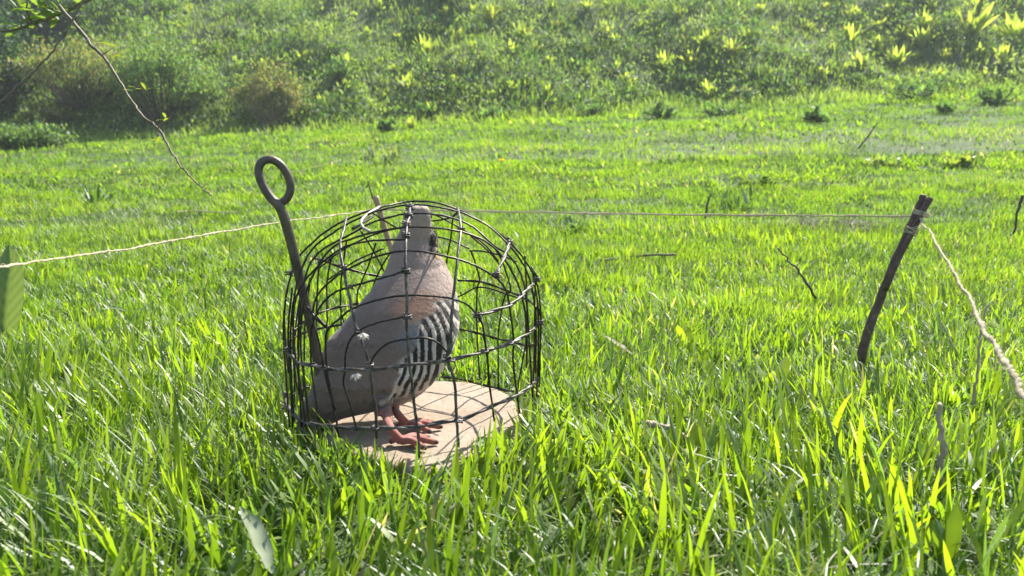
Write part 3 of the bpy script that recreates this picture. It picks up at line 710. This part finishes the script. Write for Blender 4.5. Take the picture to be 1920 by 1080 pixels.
cord('twine', [TIE_B, at_y(900, 396, 1.83), at_y(1200, 401, 1.6), at_y(1500, 405, 1.43), TIE_R], [.0023, .0021, .0018], 'thin pale twine stretched level between the cane and the dark stake', 'twine', jit=.0005, fibres=22, knots=9)
cord('straw_rope', [TIE_R, at_y(1770, 480, 1.08), at_y(1833, 592, .86), at_y(1880, 672, .74), at_y(1930, 762, .64), at_y(2040, 950, .52)], [.0018, .0021, .0028, .0031, .0032, .0034], 'thick straw rope slanting from the dark stake to the right edge', 'rope', fibres=60, knots=3, jit=.0012)

def right_stake():
    base = at_y(1612, 700, 1.30)
    root = thing('wooden_stake', tuple(base), 'dark brown split stick leaning in the grass at right', 'stake')
    P = spline(np.array([at_y(1606, 715, 1.30), at_y(1622, 640, 1.30), at_y(1640, 590, 1.30), at_y(1668, 515, 1.30), at_y(1700, 440, 1.30), at_y(1722, 390, 1.302), at_y(1731, 366, 1.304)]), 5)
    P = P + rng.normal(0, .0006, P.shape)
    V, F = tube(P, np.linspace(.0084, .0054, len(P)), 9); me = mesh_from('stick', V, F); smooth(me); obj('stick', me, M_BARK, root)
    P = spline(np.array([at_y(1660, 545, 1.292), at_y(1684, 487, 1.291), at_y(1714, 428, 1.29), at_y(1732, 392, 1.29), at_y(1744, 371, 1.29)]), 5)
    V, F = tube(P, np.linspace(.0045, .0058, len(P)), 8); me = mesh_from('stick', V, F); smooth(me); obj('stick', me, M_BARK, root)
    a = np.linspace(0, 6 * 6.283, 100); c = at_y(1708, 432, 1.296)
    ax = at_y(1722, 390, 1.3) - at_y(1700, 440, 1.3); ax /= np.linalg.norm(ax); n1 = np.cross(ax, [0, 1, 0]); n1 /= np.linalg.norm(n1); n2 = np.cross(ax, n1)
    Q = c + np.cos(a)[:, None] * n1 * .0112 + np.sin(a)[:, None] * n2 * .012 + ax * ((a / a[-1] - .5) * .014 + .0015 * np.sin(a * 1.7))[:, None]
    V, F = tube(Q, .0008, 5); obj('binding', mesh_from('binding', V, F), M_TWINE, root)
    a = np.linspace(0, 3 * 6.283, 60); c = at_y(1727, 400, 1.298)
    Q = c + np.cos(a)[:, None] * n1 * .0125 + np.sin(a)[:, None] * n2 * .013 + ax * ((a / a[-1] - .5) * .008)[:, None]
    V, F = tube(Q, .0014, 5); obj('binding', mesh_from('binding', V, F), M_TWINE, root)
right_stake()
def back_stake():
    g = ground_hit(742, 560); y = 2.0
    P = spline(np.array([at_y(765, 560, y), at_y(745, 500, y), at_y(722, 430, y), at_y(712, 395, y), at_y(704, 368, y)]), 5)
    V, F = tube(P, np.interp(np.linspace(0, 1, len(P)), [0, .7, .72, .78, 1], [.0075, .008, .0095, .0085, .008]), 9)
    me = mesh_from('cane_stake', V, F); smooth(me)
    solo('cane_stake', me, M_CANE, tuple(P[0]), 'pale cane stick behind the cage holding both twines', 'stake')
back_stake()

# sticks and stalks lying or standing in the grass
def stick(name, pts, ys, r, material, label, cat):
    P = spline(np.array([at_h(a, b, -q) if q < 0 else at_y(a, b, q) for (a, b), q in zip(pts, ys)]), 6); P = P + rng.normal(0, .0012, P.shape)
    V, F = tube(P, np.linspace(r, r * .55, len(P)), 6); me = mesh_from(name, V, F); smooth(me)
    solo(name, me, material, tuple(P[P[:, 2].argmin()]), label, cat)
stick('fallen_stick', [(1268, 478), (1220, 478), (1170, 483), (1125, 488)], [-.028, -.035, -.018, -.03], .0042, M_DARKSTEM, 'dark fallen stick lying in the grass behind the cage to the right', 'stick')
stick('fallen_stick', [(330, 397), (360, 396), (395, 397), (440, 398)], [-.03, -.02, -.035, -.025], .004, M_STEM, 'pale dry stick lying flat left of the iron loop', 'stick')
stick('dead_stem', [(1530, 560), (1500, 512), (1478, 488), (1458, 466)], [1.55, 1.56, 1.58, 1.6], .0028, M_DARKSTEM, 'dark thin dead stem leaning left of the dark stake', 'stem')
stick('dead_stem', [(1322, 410), (1326, 385), (1333, 362)], [2.4, 2.4, 2.4], .004, M_DARKSTEM, 'short upright dark stem above the level twine', 'stem')
stick('dry_stalk', [(1762, 912), (1764, 880), (1768, 840), (1762, 800), (1760, 755)], [.78, .785, .79, .8, .81], .0042, M_STEM, 'pale dry stalk standing in the grass below the straw rope', 'stalk')
stick('dry_stalk', [(1822, 760), (1832, 690), (1840, 620), (1852, 570)], [.98, .99, 1.0, 1.01], .0022, M_STEM, 'grey dry stalk hanging beside the straw rope', 'stalk')
stick('dry_stalk', [(1290, 930), (1292, 880), (1284, 845)], [.82, .82, .83], .004, M_STEM, 'short brown dry stalk among the tall shoots in the foreground', 'stalk')
stick('dead_stem', [(1918, 365), (1908, 400), (1900, 440)], [2.0, 2.0, 2.0], .004, M_DARKSTEM, 'dark stem at the right edge of the meadow', 'stem')
stick('dead_stem', [(1610, 278), (1628, 255), (1645, 230)], [5.0, 5.0, 5.0], .006, M_DARKSTEM, 'thin bare stem in the far right meadow', 'stem')
stick('fallen_stick', [(640, 300), (600, 310), (545, 325)], [-.05, -.04, -.04], .002, M_STEM, 'thin straw lying on the meadow right of the iron loop', 'stick')
stick('dead_stem', [(700, 372), (694, 355), (690, 340)], [2.3, 2.3, 2.3], .003, M_DARKSTEM, 'thin dark stem just behind the pale cane tip', 'stem')
stick('grass_seed_head', [(1215, 795), (1235, 797), (1262, 806), (1300, 830)], [.9, .9, .9, .9], .005, M_STEM, 'fluffy beige seed head bent over in the right foreground', 'seed head')

# ------------------------------------------------------------------ thorny branches hanging in from the upper left
def branch(name, pts, ys, r0, r1, label, side_twigs, leaves, thorn_n, leafcol=(.16, .22, .05)):
    P = spline(np.array([at_y(a, b, q) for (a, b), q in zip(pts, ys)]), 8); P = P + rng.normal(0, .0009, P.shape)
    root = thing(name, tuple(P[0]), label, 'branch')
    V, F = tube(P, np.linspace(r0, r1, len(P)) * (1 + rng.normal(0, .06, len(P))), 7); me = mesh_from('stem', V, F); smooth(me); obj('stem', me, M_TWIG, root)
    for k in rng.integers(2, len(P) - 1, thorn_n):
        d = rng.normal(0, 1, 3); d /= np.linalg.norm(d)
        V, F = tube(np.array([P[k], P[k] + d * .007, P[k] + d * .013]), [r1 * .9, r1 * .5, .0002], 5); obj('thorn', mesh_from('thorn', V, F), M_TWIG, root)
    for q, yq in side_twigs:
        Q = spline(np.array([at_y(a, b, yq) for a, b in q]), 5); V, F = tube(Q, np.linspace(r1, r1 * .5, len(Q)), 5); me = mesh_from('side_twig', V, F); smooth(me); obj('side_twig', me, M_TWIG, root)
    for (lx, ly, n, s), yq in leaves:
        c = at_y(lx, ly, yq)
        for i in range(n):
            d = rng.normal(0, 1, 3); d[2] = abs(d[2]) * .6; d /= np.linalg.norm(d); L_ = 1.6 * s * yq / FPX * U(.7, 1.2, 1)[0]; b0 = c + rng.normal(0, .25, 3) * L_
            V, F, CO = [], [], []; leaf_mesh([b0, b0 + d * L_ * .35, b0 + d * L_ * .7 - [0, 0, .04 * L_], b0 + d * L_ - [0, 0, .12 * L_]], L_ * .42, np.array(leafcol) * U(.8, 1.2, 1)[0], V, F, CO, .25)
            obj('leaf', colored('leaf', V, F, CO), M_LEAF, root)
branch('thorny_branch', [(110, 10), (170, 82), (205, 122), (240, 180), (272, 222), (296, 240), (318, 278), (345, 318), (378, 352), (398, 366)], np.linspace(1.42, 1.32, 10), .0031, .0011,
       'pale thorny twig slanting down across the left of the picture', [([(296, 240), (312, 228), (322, 220)], 1.36), ([(345, 318), (338, 300)], 1.34), ([(378, 352), (388, 344)], 1.33), ([(250, 172), (268, 166)], 1.38), ([(193, 102), (212, 90)], 1.4)],
       [((298, 268, 4, 16), 1.36), ((252, 168, 3, 12), 1.38), ((272, 165, 2, 10), 1.38), ((310, 225, 3, 12), 1.36), ((215, 97, 4, 18), 1.4), ((325, 305, 2, 12), 1.34)], 16)
branch('thorny_branch', [(190, -60), (140, 30), (105, 88), (60, 138), (20, 172), (-30, 215)], np.linspace(1.3, 1.2, 6), .0019, .0013, 'thin dark thorny twig sloping down to the left edge', [], [], 12)
branch('thorny_branch', [(230, -40), (160, 2), (115, 25), (60, 45), (20, 58), (-40, 62)], np.linspace(1.55, 1.5, 6), .0032, .0024, 'leafy twig crossing the upper left corner', [([(60, 45), (50, 20), (52, 2)], 1.52), ([(115, 25), (90, 14), (70, 12)], 1.53)],
       [((48, 14, 7, 26), 1.52), ((62, 30, 6, 24), 1.52), ((86, 14, 7, 24), 1.53), ((108, 22, 6, 24), 1.53), ((130, 30, 5, 22), 1.54), ((24, 34, 4, 20), 1.51), ((150, 8, 4, 20), 1.55), ((55, 60, 4, 20), 1.52), ((118, 55, 4, 18), 1.53)], 4, (.11, .18, .05))

# ------------------------------------------------------------------ the partridge
BY = 1.06
SL = [(385,778,794,6),(389,766,802,15),(403,757,806,21),(420,755,807,23),(438,748,811,27),(456,738,816,31),(475,734,820,37),(490,729,830,43),(507,723,838,49),(529,706,847,55),(541,699,851,58),(570,674,858,65),(604,647,861,70),(624,628,860,72),(660,608,851,72),(698,597,832,70),(722,589,813,62),(740,580,793,50),(754,573,766,36),(763,570,738,24),(769,568,705,16),(777,566,652,12),(788,565,626,10),(812,566,596,6)]
def lean_back(y):
    return np.interp(y, [386, 450, 500, 545, 620, 700, 800], [.062, .066, .05, .024, -.012, -.04, -.055])
def bird():
    V, F = [], []; ns = 40; a = np.arange(ns) * 2 * math.pi / ns
    sy, sl = np.array([s[0] for s in SL], float), np.array(SL, float)
    yy = np.concatenate([np.arange(386, 812, 4.0), [812]])
    for y in yy:
        l, r, b = (np.interp(y, sy, sl[:, k]) for k in (1, 2, 3))
        cpx = (l + r) / 2; D = BY + lean_back(y); c = at_y(cpx, y, D)
        hw = (r - l) / 2 * D / FPX / .987; hb = b * BY / FPX
        x = np.cos(a) * hw; d = np.sin(a) * hb
        V.extend(np.column_stack([c[0] + x, c[1] + d + (c[0] + x - at_y(740, y, D)[0]) * .22, np.full(ns, c[2])]))
    m = len(yy)
    for i in range(m - 1):
        for k in range(ns):
            k2 = (k + 1) % ns; F.append((i*ns + k, i*ns + k2, (i+1)*ns + k2, (i+1)*ns + k))
    F.append(tuple(range(ns))); F.append(tuple((m - 1) * ns + k for k in reversed(range(ns))))
    # throat and cheek on the side turned away, folded wing as a slight swelling
    def blob(px, py, y, rx, ry, rz):
        bm = bmesh.new(); bmesh.ops.create_icosphere(bm, subdivisions=3, radius=1.0); c = at_y(px, py, y); o = len(V)
        for v in bm.verts: V.append(c + np.array([v.co.x * rx, v.co.y * ry, v.co.z * rz]))
        for f in bm.faces: F.append(tuple(o + v.index for v in f.verts))
        bm.free()
    blob(803, 458, BY + .08, .0155, .02, .026)
    blob(792, 405, BY + .076, .013, .018, .014)
    # legs and feet
    LEGS = []; CLAWS = []
    feet = [((722, 764), (752, 827), BY - .085), ((738, 758), (764, 798), BY - .03)]
    for (hx, hy), (kx, ky), yh in feet:
        hip = at_y(hx, hy, yh); foot = at_z(kx, ky, .0065)
        ank = foot + np.array([-.012, .002, .014])
        tube(spline(np.array([hip + [0, 0, .02], hip, (hip + ank) / 2 + [-.002, 0, 0], ank, foot]), 4), np.array([.011]*4 + [.0085]*3 + [.0058]*8 + [.0062]*2)[:17], 10, V, F)
        LEGS.append((ank + np.array([0, 0, -.01]), hip, .0135))
        for ang, ln in ((.05, .048), (.55, .040), (-.5, .040), (2.9, .016)):
            d = np.array([math.cos(ang), math.sin(ang), 0]); CLAWS.append(foot + d * ln + np.array([0, 0, -.003]))
            tube(spline(np.array([foot, foot + d * ln * .4 + [0, 0, .0035], foot + d * ln * .8 + [0, 0, -.0012], foot + d * ln + [0, 0, -.003]]), 4), np.interp(np.linspace(0, 1, 13), [0, .45, .8, 1], [.0056, .0048, .004, .0022]), 8, V, F)
    src = bpy.data.objects.new('bird_source', mesh_from('bird_source', V, F)); C.objects.link(src)
    md = src.modifiers.new('r', 'REMESH'); md.mode = 'VOXEL'; md.voxel_size = .0014
    ms = src.modifiers.new('s', 'SMOOTH'); ms.factor = .5; ms.iterations = 5
    dg = bpy.context.evaluated_depsgraph_get(); me = bpy.data.meshes.new_from_object(src.evaluated_get(dg)); me.name = 'partridge'
    bpy.data.objects.remove(src)
    n = len(me.vertices); co = np.empty(n * 3); me.vertices.foreach_get('co', co); co = co.reshape(-1, 3)
    nr = np.empty(n * 3); me.vertices.foreach_get('normal', nr); nr = nr.reshape(-1, 3)
    z_of = np.array([[at_y(750, q, BY + lean_back(q))[2], lean_back(q)] for q in np.arange(380, 830, 5)])[::-1]
    flat = co.copy(); flat[:, 1] = BY + np.interp(co[:, 2], z_of[:, 0], z_of[:, 1]); px, py = project(flat)      # profile coordinates on the body, the same on both flanks
    nz = fbm(px, py, 30, 3); fine = fbm(px * 1.0, py * 1.0, 6, 9)
    grey = np.array([.165, .12, .098]); buff = np.array([.44, .325, .265]); rust = np.array([.33, .19, .125]); blue = np.array([.165, .16, .165]); belly = np.array([.30, .25, .195]); cream = np.array([.58, .53, .46]); black = np.array([.016, .014, .013]); chest = np.array([.2, .07, .03])
    col = np.tile(grey, (n, 1))
    def mix(k, c):
        nonlocal col
        k = np.clip(k, 0, 1)[:, None]; col = col * (1 - k) + c * k
    sst = lambda e0, e1, x: (lambda t: t * t * (3 - 2 * t))(np.clip((x - e0) / (e1 - e0), 0, 1))
    mix(sst(0, 60, px - (790 - (py - 470) * .35)) * sst(640, 560, py), buff)              # breast
    mix(sst(60, 0, py - 410), np.array([.40, .325, .28]))                                  # crown, nape
    mix(sst(610, 470, py) * .7, np.array([.33, .245, .205]))
    mix(sst(1.05, .35, np.hypot((px - 790) / 54, (py - 566) / 36) + .5 * (nz - .5)), rust)
    mix(sst(1.0, .5, np.hypot((px - 795) / 52, (py - 622) / 34)), blue)
    mix(sst(0, 30, px - (735 - (py - 745) * 1.2)) * sst(735, 750, py) * sst(800, 780, py), belly)
    edge = np.where(py < 643, 771 + .6 * (643 - py), 771 - .5 * (py - 643)) + 22 * (vnoise(px, py, 16, 27) - .5)
    fl = sst(0, 7, px - edge) * sst(552, 566, py) * sst(768, 754, py)
    fl = fl * sst(.040, .050, co[:, 2])
    mix(fl, cream * (.75 + .5 * vnoise(px, py, 18, 25))[:, None])
    u = px + np.where(py > 647, .0032, .005) * (py - 647) ** 2 + 9 * (vnoise(px, py, 34, 5) - .5)
    fr = ((u - 777) / 15.5) % 1.0
    wdt = .46 * sst(768, 735, py) + .06
    wdt = wdt * (.65 + .7 * vnoise(px, py, 22, 15)) * np.where(py > 705, sst(.28, .42, vnoise(px * 1.3, py, 13, 19)), 1)
    bar = sst(wdt + .05, wdt - .03, np.abs(fr - .35) * 2)
    mix(fl * sst(.75, .55, np.abs(fr - .62) * 2) * .35, chest)
    mix(fl * bar, black)
    # cheek: black edge, ochre streaked ear coverts on the right of the head
    ear = sst(1.0, .75, np.hypot((px - 816) / 13, (py - 462) / 34)) * (co[:, 1] > BY + .05)
    streak = np.where((py * .8 - px * .9) % 9 < 4.5, 0, 1)
    mix(ear, black * 1.6); mix(ear * sst(814, 818, px) * (.35 + .65 * streak), np.array([.40, .25, .11]))
    mix(sst(.6, .2, np.hypot((px - 672) / 22, (py - 768) / 14)) * .8, black * 2)               # vent
    mix(sst(0, 30, py - 775) * sst(650, 600, px) * .6, np.array([.10, .085, .075]))         # tail
    col *= ((.94 + .12 * fine) * (.9 + .2 * fbm(px, py, 26, 33)))[:, None]
    leg = np.zeros(n)
    for A, B, r_ in LEGS:
        q = np.clip(((co - A) @ (B - A)) / ((B - A) @ (B - A)), 0, 1); leg = np.maximum(leg, sst(r_ * 1.25, r_, np.linalg.norm(co - (A + q[:, None] * (B - A)), axis=1)))
    leg = leg * sst(.036, .031, co[:, 2]); leg = np.maximum(leg, sst(.0155, .0135, co[:, 2]) * sst(0, 12, px - 690))
    mix(leg, np.array([.27, .095, .072]) * (.85 + .3 * nz[:, None]))
    for q in CLAWS: mix(sst(.008, .005, np.linalg.norm(co - q, axis=1)), np.array([.05, .03, .025]))
    add_col(me, col, 'plumage'); smooth(me)
    m, t, b = mat('partridge_plumage')
    at = N(t, 'ShaderNodeAttribute'); at.attribute_name = 'plumage'
    nn = noise_node(t, 260, 4, .7)
    mp = N(t, 'ShaderNodeMapping'); mp.inputs['Scale'].default_value = (1, 1, .35); tc = N(t, 'ShaderNodeTexCoord'); t.links.new(tc.outputs['Object'], mp.inputs['Vector']); t.links.new(mp.outputs[0], nn.inputs['Vector'])
    rr = ramp(t, nn.outputs['Fac'], [(.3, (.92, .92, .92)), (.7, (1.06, 1.06, 1.06))])
    mx = N(t, 'ShaderNodeMix', data_type='RGBA', blend_type='MULTIPLY'); mx.inputs['Factor'].default_value = 1
    t.links.new(at.outputs['Color'], mx.inputs['A']); t.links.new(rr.outputs['Color'], mx.inputs['B']); t.links.new(mx.outputs['Result'], b.inputs['Base Color'])
    b.inputs['Roughness'].default_value = .75; b.inputs['Sheen Weight'].default_value = .25; b.inputs['Sheen Roughness'].default_value = .5; b.inputs['Specular IOR Level'].default_value = .2
    vo = N(t, 'ShaderNodeTexVoronoi'); vo.inputs['Scale'].default_value = 130; vm = N(t, 'ShaderNodeMapping'); vm.inputs['Scale'].default_value = (1, 1, .55)
    t.links.new(tc.outputs['Object'], vm.inputs['Vector']); t.links.new(vm.outputs[0], vo.inputs['Vector'])
    hs = N(t, 'ShaderNodeMath', operation='ADD'); hm = N(t, 'ShaderNodeMath', operation='MULTIPLY'); hm.inputs[1].default_value = -.25
    t.links.new(vo.outputs['Distance'], hm.inputs[0]); t.links.new(hm.outputs[0], hs.inputs[0]); t.links.new(nn.outputs['Fac'], hs.inputs[1])
    bumped(t, b, hs.outputs[0], .16, .001)
    base = (at_z(745, 812, 0)[0], BY, 0.0)
    me.transform(Matrix.Translation(-Vector(base)))
    o = obj('partridge', me, m); o.location = base; o.matrix_world = Matrix.Translation(base)
    tag(o, 'grey-brown partridge with black-barred flanks standing upright on the slab inside the cage', 'bird')
    # contour feathers lying over the body, head to tail
    ok = np.nonzero((leg < .05) & (co[:, 2] > .034) )[0]; ok = ok[(fl[ok] < .05) | (rng.random(len(ok)) < .3)]; k = rng.choice(ok, 9500)
    p0, nn_, cc = co[k], nr[k], col[k]
    d = np.array([-.42, -.22, -.86]) + rng.normal(0, .1, (len(k), 3)); d -= nn_ * (d * nn_).sum(1)[:, None]; d /= np.linalg.norm(d, axis=1)[:, None] + 1e-9
    sd_ = np.cross(d, nn_); L_ = np.interp(py[k], [390, 470, 560, 800], [.0035, .006, .0095, .012]) * U(.75, 1.25, len(k)) * np.where(fl[k] > .05, .5, 1); W_ = L_ * U(.5, .7, len(k))
    VV, CC_ = [], []
    for t_, w_, up_ in ((0, .35, .0001), (.45, 1.0, .00025), (.8, .85, .00035), (1.0, .3, .0004)):
        c_ = p0 + d * (L_ * t_)[:, None] + nn_ * (up_ + .004 * L_ * t_)[:, None]
        for sg in (-1, 1):
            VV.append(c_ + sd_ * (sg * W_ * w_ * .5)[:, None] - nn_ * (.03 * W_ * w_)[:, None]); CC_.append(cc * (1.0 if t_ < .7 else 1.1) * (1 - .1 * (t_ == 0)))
    VV = np.stack(VV, 1); CC_ = np.stack(CC_, 1)
    kd = KDTree(n)
    for i_, c_ in enumerate(co): kd.insert(c_, i_)
    kd.balance()
    near_ = np.array([kd.find(v_)[1] for v_ in VV.reshape(-1, 3)]).reshape(len(k), 8)
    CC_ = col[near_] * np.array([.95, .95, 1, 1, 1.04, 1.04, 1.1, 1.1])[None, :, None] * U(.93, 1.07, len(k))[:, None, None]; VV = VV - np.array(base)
    o_ = (np.arange(len(k)) * 8)[:, None]; q_ = np.array([0, 1, 3, 2, 2, 3, 5, 4, 4, 5, 7, 6])
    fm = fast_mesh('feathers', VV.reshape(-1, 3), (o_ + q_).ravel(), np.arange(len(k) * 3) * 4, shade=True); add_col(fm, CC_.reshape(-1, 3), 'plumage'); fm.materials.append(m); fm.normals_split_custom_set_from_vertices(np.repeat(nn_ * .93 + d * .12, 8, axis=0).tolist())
    fo = bpy.data.objects.new('feathers', fm); C.objects.link(fo); fo.parent = o; fo['kind'] = 'stuff'
    red = rough_mat('red_bill', [(.3, (.4, .05, .03)), (.7, (.55, .08, .05))], 60, .35, .1, .0003)
    c = at_y(792, 408, BY + .10); d = np.array([.12, .98, .12]); d /= np.linalg.norm(d)
    V, F = tube(np.array([c - d * .006, c + d * .004, c + d * .011, c + d * .017 + [0, 0, -.003]]), [.0062, .0056, .0035, .0006], 10); me = mesh_from('beak', V, F); smooth(me); obj('beak', me, red, o)
    eye = rough_mat('dark_eye', [(.3, (.01, .006, .004)), (.7, (.02, .012, .008))], 20, .08, 0, .0001, 0, .6)
    for sx, yy_ in ((806, .014), (770, .028)):
        bm = bmesh.new(); bmesh.ops.create_uvsphere(bm, u_segments=14, v_segments=9, radius=.0036); me = bpy.data.meshes.new('eye'); bm.to_mesh(me); bm.free(); smooth(me)
        me.transform(Matrix.Translation(Vector(at_y(sx, 406, BY + yy_ + .062)))); obj('eye', me, eye, o)
bird()

# ------------------------------------------------------------------ air
def haze():
    lo, hi = np.array([-170., -100., -3.]), np.array([170., 210., 31.])
    V = [(x, y, z) for x in (lo[0], hi[0]) for y in (lo[1], hi[1]) for z in (lo[2], hi[2])]
    me = mesh_from('haze', V, [(0,1,3,2),(4,6,7,5),(0,4,5,1),(2,3,7,6),(0,2,6,4),(1,5,7,3)])
    m = bpy.data.materials.new('haze_air'); m.use_nodes = True; t = m.node_tree; t.nodes.clear()
    out = N(t, 'ShaderNodeOutputMaterial'); v = N(t, 'ShaderNodeVolumePrincipled')
    v.inputs['Color'].default_value = (.86, .92, 1.0, 1); v.inputs['Density'].default_value = HAZE; v.inputs['Anisotropy'].default_value = .25
    t.links.new(v.outputs[0], out.inputs['Volume'])
    tag(obj('haze', me, m), 'thin sunlit haze over the meadow and hillside', 'haze', kind='stuff')
HAZE = .0022
if HAZE: haze()
